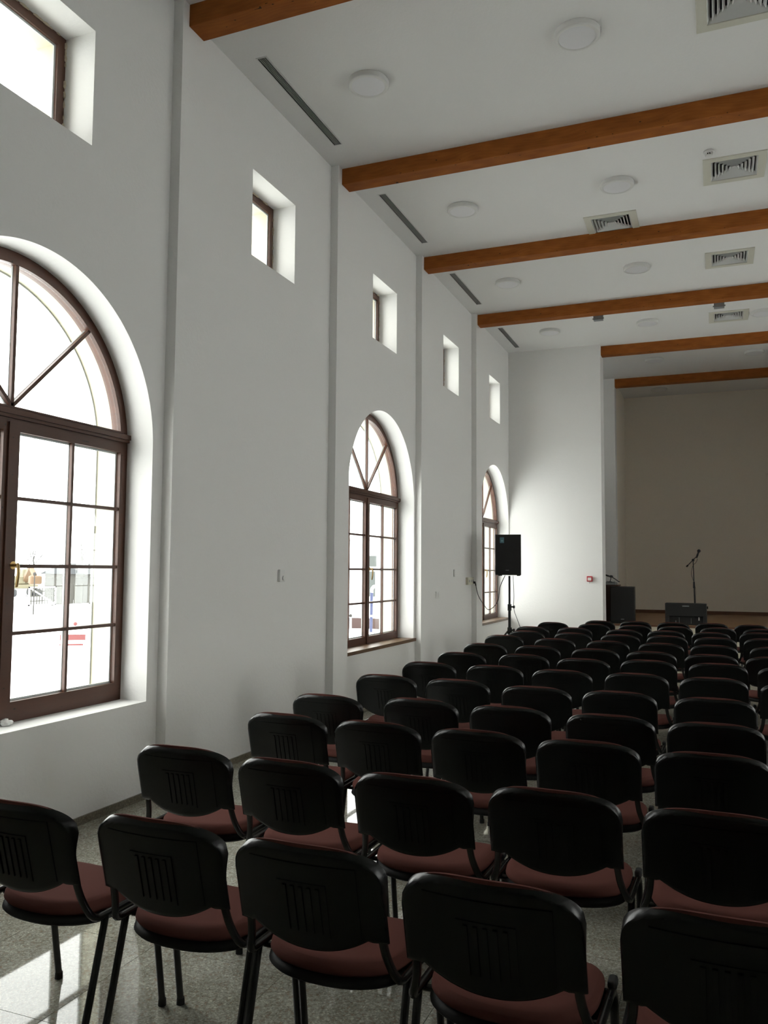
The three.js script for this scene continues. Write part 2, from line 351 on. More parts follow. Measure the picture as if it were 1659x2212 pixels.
function smallWindow(zc, label, { mirror = false } = {}) {
  const w = struct('window_' + (++winNo), label, 'window');
  const F = (shape, x0, x1, name, mat, parent) => mesh(name, wallExtrude(shape, x0, x1, mirror), mat, parent);
  const fr = rectPath(zc - SW + .004, zc + SW - .004, SB + .004, ST - .004, THREE.Shape), b = .05;
  fr.holes.push(rectPath(zc - SW + b, zc + SW - b, SB + b, ST - b)); F(fr, FRAME0, FRAME1 - .02, 'frame', M.frame, w);
  const sa = rectPath(zc - SW + b - .012, zc + SW - b + .012, SB + b - .012, ST - b + .012, THREE.Shape), c = .088;
  sa.holes.push(rectPath(zc - SW + c, zc + SW - c, SB + c, ST - c)); const s = F(sa, -.275, FRAME1 - .008, 'sash', M.frame, w);
  F(rectPath(zc - SW + c - .004, zc + SW - c + .004, SB + c - .004, ST - c + .004, THREE.Shape), glassX, glassX + .004, 'pane', M.glass, s);
  const sp = rectPath(zc - SW + c - .002, zc + SW - c + .002, SB + c - .002, ST - c + .002, THREE.Shape); sp.holes.push(rectPath(zc - SW + c + .016, zc + SW - c - .016, SB + c + .016, ST - c - .016));
  F(sp, -.268, -.260, 'spacer', M.spacer, s);
  // ragged mounting foam showing at the top and far edges of the frame
  const lumps = [];
  for (let k = 0; k < 26; k++) {
    const t = rnd(), side = rnd() < .5, r = .008 + rnd() * .012;
    const p = side ? T(mirror ? ROOM - FRAME1 + .02 : FRAME1 - .02, SB + .05 + t * (ST - SB - .1), zc + SW - .006) : T(mirror ? ROOM - FRAME1 + .02 : FRAME1 - .02, ST - .006, zc - SW + .05 + t * (2 * SW - .1));
    const g = new THREE.IcosahedronGeometry(r, 0); g.scale(.7, side ? 1.8 : .6, side ? .6 : 1.8); lumps.push(g.translate(p.x, p.y, p.z));
  }
  mesh('mounting_foam', merge(lumps), M.foam, w);
  return w;
}
archWindow(ARCH[0], 'large arched brown window with plain white sill and view of a fence', { board: false });
archWindow(ARCH[1], 'arched brown window with brown sill board between the second and third pilasters');
archWindow(ARCH[2], 'arched brown window with brown sill board beside the speaker on its stand');
const smallWords = ['high square window in the bay before the white-silled arched window', 'high square window above the window with the plain white sill', 'high square window above the thermostat', 'high square window above the arched window with the long brown sill', 'high square window above the wall switches and white socket', 'high square window above the arched window beside the speaker', 'high square window at the side of the stage'];
SMALL.forEach((z, i) => { smallWindow(z, smallWords[i]); });
{
  ARCH_RIGHT.forEach((z, i) => archWindow(z, ['first', 'second', 'third', 'fourth', 'fifth', 'sixth'][i] + ' arched window in the wall across the hall', { mirror: true }));
  SMALL.forEach((z, i) => smallWindow(z, 'high square window in the wall across the hall', { mirror: true }));
}

// ---------------------------------------------------------------- beams
[[5.165, .088], [8.02, .088], [10.785, .088], [13.615, .088], [16.41, 1.80], [19.37, 1.74]].forEach(([z, x], i) => {
  const b = mesh('ceiling_beam', metreUV(rbox(x, ROOM - x, 5.85, H, z, z + .2, .006)), M.beam);
  b.userData = { category: 'beam', group: 'wooden ceiling beams', label: ['orange-brown wooden ceiling beam, sixth from the stage wall', 'orange-brown wooden ceiling beam, fifth from the stage wall', 'orange-brown wooden ceiling beam behind the lone left diffuser, fourth from stage wall', 'orange-brown wooden ceiling beam carrying small grey boxes, third from the stage wall', 'orange-brown wooden ceiling beam resting on the stage opening edge', 'orange-brown wooden ceiling beam over the stage floor'][i] };
});

// ---------------------------------------------------------------- chairs
function chairParts() {
  const w = .2375;
  const yTop = x => .738 + .096 * Math.pow(Math.max(0, 1 - Math.pow(Math.abs(x) / w, 3.6)), 1 / 2.2);
  const yBot = x => Math.abs(x) > .192 ? .570 : .522 + .058 * Math.pow(Math.abs(x) / .192, 2.2);
  const zr = (x, y) => (.788 - y) * .265 - .046 + .032 * (x / w) ** 2;      // rear face, forward positive
  const sm = (a, b, v) => { const t = Math.max(0, Math.min(1, (v - a) / (b - a))); return t * t * (3 - 2 * t); };
  const rim = (x, y) => .013 + .035 * (x / w) ** 2 * sm(.66, .775, y);         // the lip is deep at the top corners only
  const us = []; for (let i = 0; i <= 34; i++) { const t = -1 + 2 * i / 34; us.push(Math.sin(t * Math.PI / 2) * .6 + t * .4); }
  const vs = []; for (let j = 0; j <= 20; j++) { const t = j / 20; vs.push(.5 - .5 * Math.cos(t * Math.PI) * .55 - .5 * (1 - 2 * t) * .45); }
  function sheet(inset, top, bot, zf, flip, drop = inset) {                              // a grid over the outline
    const p = [], idx = [], nu = us.length, nv = vs.length;
    for (let j = 0; j < nv; j++) for (let i = 0; i < nu; i++) {
      const x = us[i] * (w - inset), xs = us[i] * w * .9999, b = bot(xs) + inset, t = top(xs) - drop, y = b + (t - b) * vs[j];
      p.push(x, y, -zf(x, y, Math.min(t - y + .0, y - b, w - inset - Math.abs(x))));
    }
    for (let j = 0; j < nv - 1; j++) for (let i = 0; i < nu - 1; i++) { const a = j * nu + i, b = a + 1, c = a + nu, d = c + 1; flip ? idx.push(a, b, d, a, d, c) : idx.push(a, d, b, a, c, d); }
    return { p, idx, nu, nv };
  }
  function solid(A, B) {                                                   // two sheets joined round their borders
    const p = A.p.concat(B.p), off = A.p.length / 3, idx = A.idx.concat(B.idx.map(k => k + off)), { nu, nv } = A, loop = [];
    for (let i = 0; i < nu; i++) loop.push(i);
    for (let j = 1; j < nv; j++) loop.push(j * nu + nu - 1);
    for (let i = nu - 2; i >= 0; i--) loop.push((nv - 1) * nu + i);
    for (let j = nv - 2; j > 0; j--) loop.push(j * nu);
    for (let k = 0; k < loop.length; k++) { const a = loop[k], b = loop[(k + 1) % loop.length]; idx.push(a, a + off, b, b, a + off, b + off); }
    const g = new THREE.BufferGeometry(); g.setAttribute('position', new THREE.Float32BufferAttribute(p, 3)); g.setIndex(idx);
    const q = toCreasedNormals(g, .9); q.setAttribute('uv', new THREE.Float32BufferAttribute(new Float32Array(q.attributes.position.count * 2), 2)); return metreUV(q);
  }
  const shell = solid(
    sheet(.001, yTop, yBot, (x, y, d) => zr(x, y) + .005 * (1 - Math.sqrt(sm(0, .014, d))), true, .011),
    sheet(0, yTop, yBot, (x, y) => zr(x, y) + rim(x, y), false));
  const padTop = x => yTop(x) + .012 * (1 - (x / w) ** 2);
  const pad = solid(
    sheet(.006, padTop, yBot, (x, y) => zr(x, y) + rim(x, y) - .004, true),
    sheet(.006, padTop, yBot, (x, y, d) => zr(x, y) + rim(x, y) + .004 + .030 * sm(-.004, .05, d), false));
  function patch(x0, x1, y0, y1, rise) {                                   // a thin raised plate on the rear face
    const n = 10, p = [], idx = [];
    for (const k of [0, 1]) for (let i = 0; i <= n; i++) for (const e of [0, 1]) { const x = x0 + (x1 - x0) * i / n, y = e ? y1 : (typeof y0 === 'function' ? y0(x) : y0); p.push(x, y, -(zr(x, y) + (k ? .002 : -rise))); }
    const at = (k, i, e) => k * (n + 1) * 2 + i * 2 + e;
    for (let i = 0; i < n; i++) { idx.push(at(0, i, 0), at(0, i + 1, 0), at(0, i + 1, 1), at(0, i, 0), at(0, i + 1, 1), at(0, i, 1));
      for (const e of [0, 1]) idx.push(at(0, i, e), at(1, i, e), at(0, i + 1, e), at(0, i + 1, e), at(1, i, e), at(1, i + 1, e)); }
    for (const i of [0, n]) idx.push(at(0, i, 0), at(0, i, 1), at(1, i, 0), at(1, i, 0), at(0, i, 1), at(1, i, 1));
    const g = new THREE.BufferGeometry(); g.setAttribute('position', new THREE.Float32BufferAttribute(p, 3)); g.setIndex(idx);
    return metreUV(toCreasedNormals(g, .5));
  }
  const panel = patch(-.168, .168, x => yBot(x) + .016, .784, .003);
  const plate = patch(-.078, .078, .572, .728, .0055);
  const ribs = [-.052, -.026, 0, .026, .052].map(x => patch(x - .006, x + .006, .582, .716, .009));
  // seat: rounded plan, deep curve at the rear
  function seat(y0, y1, grow, dome) {
    const n = 56, rings = [[0, 0], [.5, 0], [.8, 0], [.93, .12], [.985, .45], [1, .8]], p = [], idx = [], c = .285;
    const plan = t => { const cx = Math.cos(t), cz = Math.sin(t), e = cz < 0 ? 2.5 : 4.2; const r = 1 / Math.pow(Math.abs(cx) ** e + Math.abs(cz) ** e, 1 / e); return [cx * r * (.232 + grow), cz * r * (.207 + grow)]; };
    const ringAt = (k, y) => { for (let i = 0; i < n; i++) { const [x, z] = plan(i / n * 2 * Math.PI); p.push(x * k, y(x * k, z * k), -(c + z * k)); } };
    for (const [k, drop] of rings) ringAt(k || .001, (x, z) => y1 - dome * .9 * 0 - (y1 - y0) * drop - .010 * (1 - (x / .232) ** 2) + (z > .1 ? -(z - .1) * .12 : 0) + (z < -.12 ? (-.12 - z) * .10 : 0));
    ringAt(.97, (x, z) => y0 - .010 * (1 - (x / .232) ** 2) + (z > .1 ? -(z - .1) * .12 : 0) + (z < -.12 ? (-.12 - z) * .10 : 0)); ringAt(.001, () => y0 - .010);
    const R = rings.length + 2;
    for (let r = 0; r < R - 1; r++) for (let i = 0; i < n; i++) { const a = r * n + i, b = r * n + (i + 1) % n, d = a + n, e = b + n; idx.push(a, d, b, b, d, e); }
    const g = new THREE.BufferGeometry(); g.setAttribute('position', new THREE.Float32BufferAttribute(p, 3)); g.setIndex(idx);
    const q = toCreasedNormals(g, 1.0); q.setAttribute('uv', new THREE.Float32BufferAttribute(new Float32Array(q.attributes.position.count * 2), 2)); return metreUV(q);
  }
  const leg = (s, front) => front
    ? tube(roundPath([V(s * .248, .012, -.48), V(s * .248, .435, -.41), V(s * .248, .440, -.30)], .05), .0125, 18)
    : tube([V(s * .248, .012, -.055), V(s * .248, .2, -.105), V(s * .248, .434, -.165)], .0125, 8);
  const side = s => tube(roundPath([V(s * .248, .440, -.31), V(s * .246, .440, -.108), V(s * .220, .51, -.080), V(s * .212, .58, -.058), V(s * .205, .70, -.030)], .035), .0125, 26);
  const foot = (s, z) => new THREE.CylinderGeometry(.0145, .0155, .024, 10).translate(s * .248, .012, z);
  const cross = z => rod(V(-.248, .428, z), V(.248, .428, z), .010, .010, 8);
  const cap = s => new RoundedBoxGeometry(.026, .030, .05, 2, .01).translate(s * .248, .447, -.40);
  return { shell, pad, panel, plate, ribs, seat: seat(.438, .482, 0, 0), seatShell: seat(.405, .440, .004, 0), leg, side, foot, cross, cap };
}
const CP = chairParts();
function makeChair() {
  const c = thing('conference_chair', '', 'chair');
  mesh('seat_pad', CP.seat, M.maroon, c);
  mesh('seat_shell', CP.seatShell, M.seatShell, c);
  const b = mesh('backrest_shell', CP.shell, M.chairShell, c);
  mesh('back_panel', CP.panel, M.chairShell, b); mesh('rib_plate', CP.plate, M.chairShell, b);
  for (const r of CP.ribs) mesh('rib', r, M.chairShell, b);
  mesh('back_pad', CP.pad, M.maroon, c);
  for (const s of [-1, 1]) {
    mesh('foot_cap', CP.foot(s, -.48), M.rubber, mesh('leg', CP.leg(s, true), M.chairTube, c));
    mesh('foot_cap', CP.foot(s, -.055), M.rubber, mesh('leg', CP.leg(s, false), M.chairTube, c));
    mesh('side_tube', CP.side(s), M.chairTube, c);
    mesh('link_clip', CP.cap(s), M.blackPlastic, c);
  }
  mesh('crossbar', CP.cross(-.20), M.chairTube, c); mesh('crossbar', CP.cross(-.38), M.chairTube, c);
  return c;
}
const chairRows = [[[1.546,2.15,0.02],[2.099,2.173,0.02],[2.63,2.146,0.02],[3.177,2.083,0.02],[3.733,2.078,0.02],[4.281,2.054,0.02],[4.831,2.052,0.02],[5.396,2.096,0.02],[5.937,2.08,0.02],[6.488,2.054,0.02],[7.052,2.098,0.02]],  // row ends out of view at right are added, unseen, to shade seats and floor
 [[1.551,3.066,-0.02],[2.092,3.027,0.02],[2.639,2.989,0.02],[3.17,2.996,0.02],[3.712,2.937,0.02],[4.269,2.919,0.02],[4.818,2.951,0.02],[5.374,2.912,0.02],[5.923,2.937,0.02],[6.472,2.912,0.02],[7.03,2.94,0.02]],
 [[1.567,3.968,0.02],[2.098,3.952,0.02],[2.629,3.943,0.02],[3.16,3.904,0.005],[3.692,3.85,0.005],[4.242,3.854,0.02],[4.793,3.851,0.02],[5.341,3.846,0.02],[5.888,3.869,0.02],[6.436,3.858,0.02],[6.996,3.848,0.02]],
 [[1.472,4.663,0.02],[2.052,4.75,0.02],[2.61,4.701,0.02],[3.174,4.646,0.02],[3.705,4.613,0.02],[4.26,4.595,0.02],[4.799,4.621,0.02],[5.354,4.628,0.02],[5.909,4.637,0.02],[6.453,4.597,0.02],[7.014,4.597,0.02]],
 [[1.446,5.711,-0.006],[2.001,5.686,0.003],[2.588,5.561,-0.011],[3.125,5.562,0.01],[3.697,5.514,0.017],[4.256,5.528,0.028],[4.793,5.501,0.028],[5.357,5.509,0.027],[5.907,5.533,-0.005],[6.452,5.511,-0.013],[7.007,5.542,-0.003]],
 [[1.464,6.642,-0.012],[2.03,6.637,-0.011],[2.585,6.566,-0.007],[3.144,6.594,0.013],[3.69,6.566,-0.0],[4.23,6.446,-0.003],[4.776,6.475,0.001],[5.329,6.42,-0.017],[5.881,6.457,-0.013],[6.431,6.445,-0.008],[6.998,6.423,0.006]],
 [[1.479,7.549,0.013],[2.053,7.631,0.001],[2.613,7.49,0.02],[3.155,7.617,0.003],[3.722,7.599,-0.004],[4.26,7.525,0.001],[4.805,7.52,-0.008],[5.37,7.545,0.005],[5.909,7.51,-0.008],[6.463,7.509,0.023],[7.014,7.498,0.026]],
 [[1.433,8.579,0.006],[1.994,8.554,0.02],[2.587,8.473,0.001],[3.122,8.431,0.017],[3.665,8.376,0.009],[4.194,8.373,0.013],[4.748,8.373,-0.015],[5.291,8.395,0.025],[5.855,8.363,0.013],[6.405,8.382,0.021],[6.952,8.382,0.014]],
 [[1.344,9.784,-0.003],[1.99,9.555,0.018],[2.587,9.502,0.019],[3.154,9.464,-0.01],[3.685,9.461,0.019],[4.267,9.474,0.019],[4.822,9.447,0.025],[5.365,9.502,0.013],[5.916,9.454,0.012],[6.476,9.489,0.026],[7.022,9.444,0.026]],
 [[1.437,10.627,-0.012],[2.037,10.546,0.016],[2.615,10.514,-0.008],[3.156,10.577,0.014],[3.696,10.564,0.013],[4.241,10.625,0.016],[4.794,10.648,-0.01],[5.348,10.615,0.025],[5.901,10.623,0.006],[6.441,10.597,0.01],[7.001,10.647,0.01]],
 [[1.334,11.471,-0.008],[1.907,11.526,-0.0],[2.567,11.445,0.013],[3.097,11.487,0.005],[3.647,11.44,-0.012],[4.221,11.656,0.015],[4.778,11.631,0.007],[5.323,11.673,-0.004],[5.873,11.655,0.028],[6.423,11.633,0.011],[6.987,11.657,0.002]],
 [[1.415,12.592,0.015],[2.035,12.473,0.013],[2.616,12.456,-0.01],[3.168,12.447,0.016],[3.73,12.47,-0.006],[4.28,12.438,-0.002],[4.837,12.433,0.02],[5.379,12.46,-0.011],[5.93,12.438,-0.003],[6.489,12.462,0.016],[7.032,12.427,0.007]],
 [[2.006,13.341,0.004],[2.54,13.45,0.011],[3.098,13.421,0.003],[3.646,13.515,-0.01],[4.191,13.37,-0.004],[4.749,13.361,0.018],[5.303,13.378,0.014],[5.849,13.359,0.026],[6.398,13.395,-0.005],[6.957,13.387,0.011]]];
const ord = ['first', 'second', 'third', 'fourth', 'fifth', 'sixth', 'seventh', 'eighth', 'ninth', 'tenth', 'eleventh', 'twelfth', 'thirteenth'];
const chair0 = makeChair(); let firstChair = true;
chairRows.forEach((row, r) => row.forEach(([x, z, a], k) => {
  let c = chair0;
  if (!firstChair) { c = chair0.clone(); c.name = numbered('conference_chair'); scene.add(c); c.userData = {}; }
  firstChair = false;
  c.position.set(x, 0, -z); c.rotation.y = -a;
  c.userData = { category: 'chair', group: 'rows of conference chairs', label: `black-backed maroon chair, ${ord[k]} from the window wall, ${ord[12 - r]} row from the stage` };
}));

// ---------------------------------------------------------------- ceiling fittings
function lathe(pts, seg = 40) { return new THREE.LatheGeometry(pts.map(p => new THREE.Vector2(...p)), seg); }
const lampBody = lathe([[.001, .002], [.176, .002], [.180, -.004], [.180, -.040], [.172, -.050], [.150, -.052], [.146, -.046], [.001, -.046]]);
const lampGlass = lathe([[.001, -.0545], [.09, -.0535], [.135, -.050], [.1455, -.0462]]);
const lampSpots = [[1.0, 6.62], [2.87, 6.61], [1.05, 9.45], [2.88, 9.46], [.96, 12.19], [2.86, 12.23], [1.08, 15.0], [2.80, 15.04], [4.67, 15.13], [2.73, 17.80], [4.64, 17.85], [2.65, 20.76]];
const bays = ['between the sixth and fifth beams from the stage wall', 'between the fifth and fourth beams', 'between the fourth and third beams', 'between the third beam and the stage opening beam', 'over the stage between the last two beams', 'over the stage beside the back wall'];
lampSpots.forEach(([x, z], i) => {
  const p = T(x, H, z), bay = i < 8 ? i >> 1 : i < 9 ? 3 : i < 11 ? 4 : 5;
  const l = thing('ceiling_light', `${bay < 4 ? (x < 2 ? 'window-side' : x < 4 ? 'second' : 'third') : x < 4 ? 'window-side' : 'second'} round white ceiling light ${bays[bay]}`, 'ceiling light', [p.x, p.y, p.z], 0, 'round ceiling lights');
  mesh('body', lampBody, M.whitePlastic, l); mesh('diffuser', lampGlass, M.diffuser, l);
});
// four-way air diffusers: flaring square blades in a dark box above the ceiling
function frustum(a, ya, b, yb, t) {                                        // square ring from half size a at ya to b at yb
  const g = [];
  for (let k = 0; k < 4; k++) {
    const p = [[-a, ya, -a], [a, ya, -a], [b, yb, -b], [-b, yb, -b]], n = p.map(([x, y, z]) => [x, y + t, z]);
    const vs = [...p, ...n], q = [[0, 1, 2], [0, 2, 3], [4, 6, 5], [4, 7, 6], [0, 4, 5], [0, 5, 1], [3, 2, 6], [3, 6, 7]].flat().flatMap(i => vs[i]);
    const s = new THREE.BufferGeometry(); s.setAttribute('position', new THREE.Float32BufferAttribute(q, 3)); s.rotateY(k * Math.PI / 2); s.computeVertexNormals(); s.setAttribute('uv', new THREE.Float32BufferAttribute(new Float32Array(q.length / 3 * 2), 2)); g.push(s);
  }
  return mergeGeometries(g);
}
const d2 = D2 * S;
const diffFrame = (() => { const s = rectPath(-.305, .305, -.305, .305, THREE.Shape); s.holes.push(rectPath(-d2 + .012, d2 - .012, -d2 + .012, d2 - .012)); return metreUV(new THREE.ExtrudeGeometry(s, { depth: .008, bevelEnabled: true, bevelSize: .003, bevelThickness: .003, bevelSegments: 1 }).rotateX(Math.PI / 2)); })();
const plenum = (x, z) => merge([box(-x, x, .90, .905, -z, z), box(-x, -x + .003, .0, .9, -z, z), box(x - .003, x, 0, .9, -z, z), box(-x, x, 0, .9, -z, -z + .003), box(-x, x, 0, .9, z - .003, z)]);
const blades = []; for (let k = 0; k < 6; k++) { const b = d2 - .014 - k * .036; blades.push(frustum(b - .022, .034, b, -.004, .0015)); }
const diffWords = ['square air diffuser between the sixth and fifth beams from the stage wall', 'square air diffuser with a smoke detector beside it', 'square air diffuser tucked against the fourth beam, nearer the window wall', 'square air diffuser between the fourth and third beams', 'square air diffuser between the third beam and the stage opening beam'];
DIFF.forEach(([x, z], i) => {
  const p = T(x, H, z), d = thing('air_diffuser', diffWords[i], 'air vent', [p.x, p.y, p.z], 0, 'square ceiling air diffusers');
  mesh('frame', diffFrame, M.creamMetal, d); mesh('plenum', plenum(d2, d2), M.galvanised, d);
  blades.forEach(b => mesh('blade', b, M.whiteMetal, d));
  mesh('centre_plate', box(-.018, .018, .018, .022, -.018, .018), M.whiteMetal, d);
});
SLOT.forEach(([a, b], i) => {
  const p = T(.27, H, (a + b) / 2), L = (b - a) * S / 2, W = .045 * S;
  const v = thing('slot_vent', `long narrow ceiling slot vent ${['over the thermostat', 'over the arched window with the long brown sill', 'over the wall switch and cream socket', 'over the arched window beside the speaker'][i]}`, 'air vent', [p.x, p.y, p.z], 0, 'slot vents along the window wall');
  mesh('plenum', plenum(W, L), M.galvanised, v);
  mesh('frame', merge([box(-W - .008, -W + .003, -.004, .004, -L - .008, L + .008), box(W - .003, W + .008, -.004, .004, -L - .008, L + .008), box(-W, W, -.004, .004, -L - .008, -L + .003), box(-W, W, -.004, .004, L - .003, L + .008)]), M.whiteMetal, v);
  for (let k = 0; k < 5; k++) mesh('slat', box(-.0025, .0025, -.009, .009, -L + .002, L - .002).rotateZ(.5).translate(-W + .015 + k * (2 * W - .03) / 4, .008, 0), M.ventMetal, v);
});
{
  const p = T(3.86, H, 9.07), d = thing('smoke_detector', 'small white smoke detector beside the square air diffuser', 'smoke detector', [p.x, p.y, p.z]);
  mesh('base', lathe([[.001, .001], [.052, .001], [.052, -.016], [.044, -.022], [.001, -.022]]), M.whitePlastic, d);
  mesh('chamber', lathe([[.024, -.02], [.024, -.046]], 24), M.blackPlastic, d);
  mesh('cap', lathe([[.001, -.044], [.038, -.044], [.036, -.050], [.028, -.056], [.001, -.058]], 24), M.whitePlastic, d);
  for (let k = 0; k < 10; k++) mesh('vane', box(-.004, .004, -.045, -.021, .032, .036).rotateY(k * Math.PI / 5), M.whitePlastic, d);
}
[[2.10, 'small grey box fixed behind the third beam, nearer the window wall'], [3.97, 'small grey box fixed behind the third beam, beside the diffuser']].forEach(([x, w]) => {
  const p = T(x, 5.92, 13.86), d = thing('grey_box', w, 'fixture', [p.x, p.y, p.z], 0, 'grey boxes behind the third beam');
  mesh('housing', box(-.075, .075, -.13, .10, -.06, .04, .008), M.greyPlastic, d);
  for (let k = 0; k < 5; k++) mesh('fin', box(-.066 + k * .03, -.054 + k * .03, -.120, -.02, .04, .046), M.greyPlastic, d);
  mesh('bracket', box(-.09, .09, -.11, -.095, -.01, .02), M.greyPlastic, d);
});

// ---------------------------------------------------------------- wall fittings
{
  const p = T(0, 1.541, 6.92), t = thing('thermostat', 'white wall thermostat with a round dial, alone on the bare wall bay', 'thermostat', [p.x, p.y, p.z]);
  mesh('case', box(0, .028, -.057, .057, -.045, .045, .006), M.whitePlastic, t);
  const dial = new THREE.CylinderGeometry(.021, .023, .012, 24).rotateZ(Math.PI / 2).translate(.033, -.022, -.012); mesh('dial', dial, M.whitePlastic, t);
}
{
  const p = T(0, 1.562, 12.53), t = thing('room_sensor', 'white plastic box on the wall above the switch', 'sensor', [p.x, p.y, p.z]);
  mesh('case', box(0, .025, -.055, .055, -.04, .04, .005), M.whitePlastic, t); mesh('button', box(.025, .029, -.03, -.02, -.01, .01), M.whiteMetal, t);
}
{
  const p = T(0, 1.241, 11.69), t = thing('light_switch', 'white wall switch with a dark gap on the wall bay beyond the brown sill', 'switch', [p.x, p.y, p.z]);
  mesh('plate', box(0, .010, -.05, .05, -.075, .075, .003), M.whitePlastic, t);
  for (const s of [-1, 1]) mesh('rocker', box(.010, .016, -.034, .034, s * .036 - .030, s * .036 + .030, .002), M.whitePlastic, t);
}
const sockP = T(.0, 1.43, 13.36);
{
  const t = thing('wall_socket', 'cream double socket block by the last pilaster with a black plug', 'socket', [sockP.x, sockP.y, sockP.z]);
  mesh('block', box(0, .045, -.058, .058, -.17, .17, .006), M.socket, t);
  for (let k = 0; k < 3; k++) mesh('socket_well', new THREE.CylinderGeometry(.022, .022, .004, 20).rotateZ(Math.PI / 2).translate(.0455, 0, .11 - k * .11), M.greyPlastic, t);
}
{
  const p = T(1.58, 1.46, ZE), t = thing('fire_call_point', 'red fire alarm call point with white face on the pier', 'fire alarm', [p.x, p.y, p.z]);
  mesh('case', box(-.05, .05, -.05, .05, 0, .045, .006), M.red, t);
  mesh('face', box(-.033, .033, -.030, .026, .045, .048), M.paper, t);
  mesh('key_tab', box(-.003, .003, -.085, -.05, .02, .026), M.greyPlastic, t);
}

// ---------------------------------------------------------------- loudspeaker on its stand by the third arched window
const SPK = [.66 * S, 0, -13.5 * S];
{
  const s = thing('speaker_stand', 'black tripod speaker stand in front of the far arched window', 'stand', SPK);
  mesh('pole', merge([rod(V(0, .30, 0), V(0, 1.02, 0), .0225), rod(V(0, 1.0, 0), V(0, 1.522, 0), .0175)]), M.blackPlastic, s);
  mesh('height_clamp', merge([rod(V(0, .97, 0), V(0, 1.07, 0), .032), rod(V(.03, 1.03, 0), V(.075, 1.03, .01), .012), rod(V(.065, 1.03, .01), V(.085, 1.03, .012), .024)]), M.blackPlastic, s);
  mesh('hub', merge([rod(V(0, .60, 0), V(0, .70, 0), .036), rod(V(.03, .66, 0), V(.075, .66, .01), .012), rod(V(.062, .66, .01), V(.082, .66, .012), .024)]), M.blackPlastic, s);
  for (let k = 0; k < 3; k++) {
    const a = k * 2.094 + .6, c = Math.cos(a), d = Math.sin(a);
    const l = mesh('leg', rod(V(c * .03, .64, d * .03), V(c * .55, .015, d * .55), .013), M.blackPlastic, s);
    mesh('foot_cap', new THREE.SphereGeometry(.02, 10, 8).scale(1, .8, 1).translate(c * .55, .016, d * .55), M.rubber, l);
    mesh('brace', rod(V(c * .02, .30, d * .02), V(c * .29, .33, d * .29), .008), M.blackPlastic, s);
  }
}
{
  const y = 1.575 * S + .01, W = .405 * S / 2, HH = .665 * S;
  const s = thing('loudspeaker', 'black loudspeaker with a blue sticker on top of the tripod stand', 'speaker', [SPK[0] + .002, y, SPK[2]], .12);
  const sh = poly([[-W, .17], [W, .17], [W * .72, -.19], [-W * .72, -.19]]);
  const cab = new THREE.ExtrudeGeometry(sh, { depth: HH - .012, bevelEnabled: true, bevelSize: .006, bevelThickness: .006, bevelSegments: 2 }).rotateX(-Math.PI / 2); // plan (x, forward) rises along y
  const c2 = mapGeo(cab, (a, b, c) => V(a, b + .006, -c)); mesh('cabinet', metreUV(c2), M.blackPlastic, s);
  mesh('grille', box(-W + .012, W - .012, .03, HH - .02, .172, .180, .004), M.grille, s);
  const st = mesh('sticker', box(-W + .065, -W + .132, HH - .135, HH - .045, .180, .182), M.sticker, s);
  mesh('sticker_mark', box(-W + .085, -W + .118, HH - .11, HH - .09, .182, .183), M.stickerPale, st);
  mesh('badge', box(-.04, .012, .072, .082, .180, .183), M.badge, s);
  for (const x of [-1, 1]) for (const z of [-.1, .12]) mesh('foot', new THREE.CylinderGeometry(.018, .015, .014, 12).translate(x * (W - .05), -.006, z), M.rubber, s);
}
{ // mains lead from the socket up to the speaker, and a signal lead hanging down the stand
  const sp = V(sockP.x + .05, sockP.y - .025, sockP.z - .12);
  const c = thing('power_lead', 'black power lead hanging from the cream socket to the speaker', 'cable');
  mesh('plug', merge([rod(sp, sp.clone().add(V(.03, 0, 0)), .02, .017), rod(sp.clone().add(V(.025, 0, 0)), sp.clone().add(V(.035, -.05, -.01)), .010)]), M.rubber, c);
  const end = V(SPK[0] - .10, 1.527, SPK[2] - .12);
  mesh('cord', tube([sp.clone().add(V(.035, -.05, -.01)), sp.clone().add(V(.06, -.22, -.08)), sp.clone().add(V(.12, -.36, -.18)), V(.26, .97, -13.2), V(.33, 1.0, -13.2), V(.42, 1.12, -13.2), V(.46, 1.35, -13.2), end], .006, 60, 6), M.rubber, c);
  const d = thing('signal_lead', 'thin black lead running down behind the speaker stand to the floor', 'cable');
  mesh('cord', tube([V(SPK[0] + .05, 1.526, SPK[2] - .05), V(SPK[0] + .065, 1.2, SPK[2] - .03), V(SPK[0] + .07, 1.0, SPK[2]), V(SPK[0] + .14, .78, SPK[2] - .02), V(SPK[0] + .26, .45, SPK[2] - .04), V(SPK[0] + .38, .05, SPK[2] - .06), V(SPK[0] + .7, .007, SPK[2] - .1)], .0045, 40, 6), M.rubber, d);
}

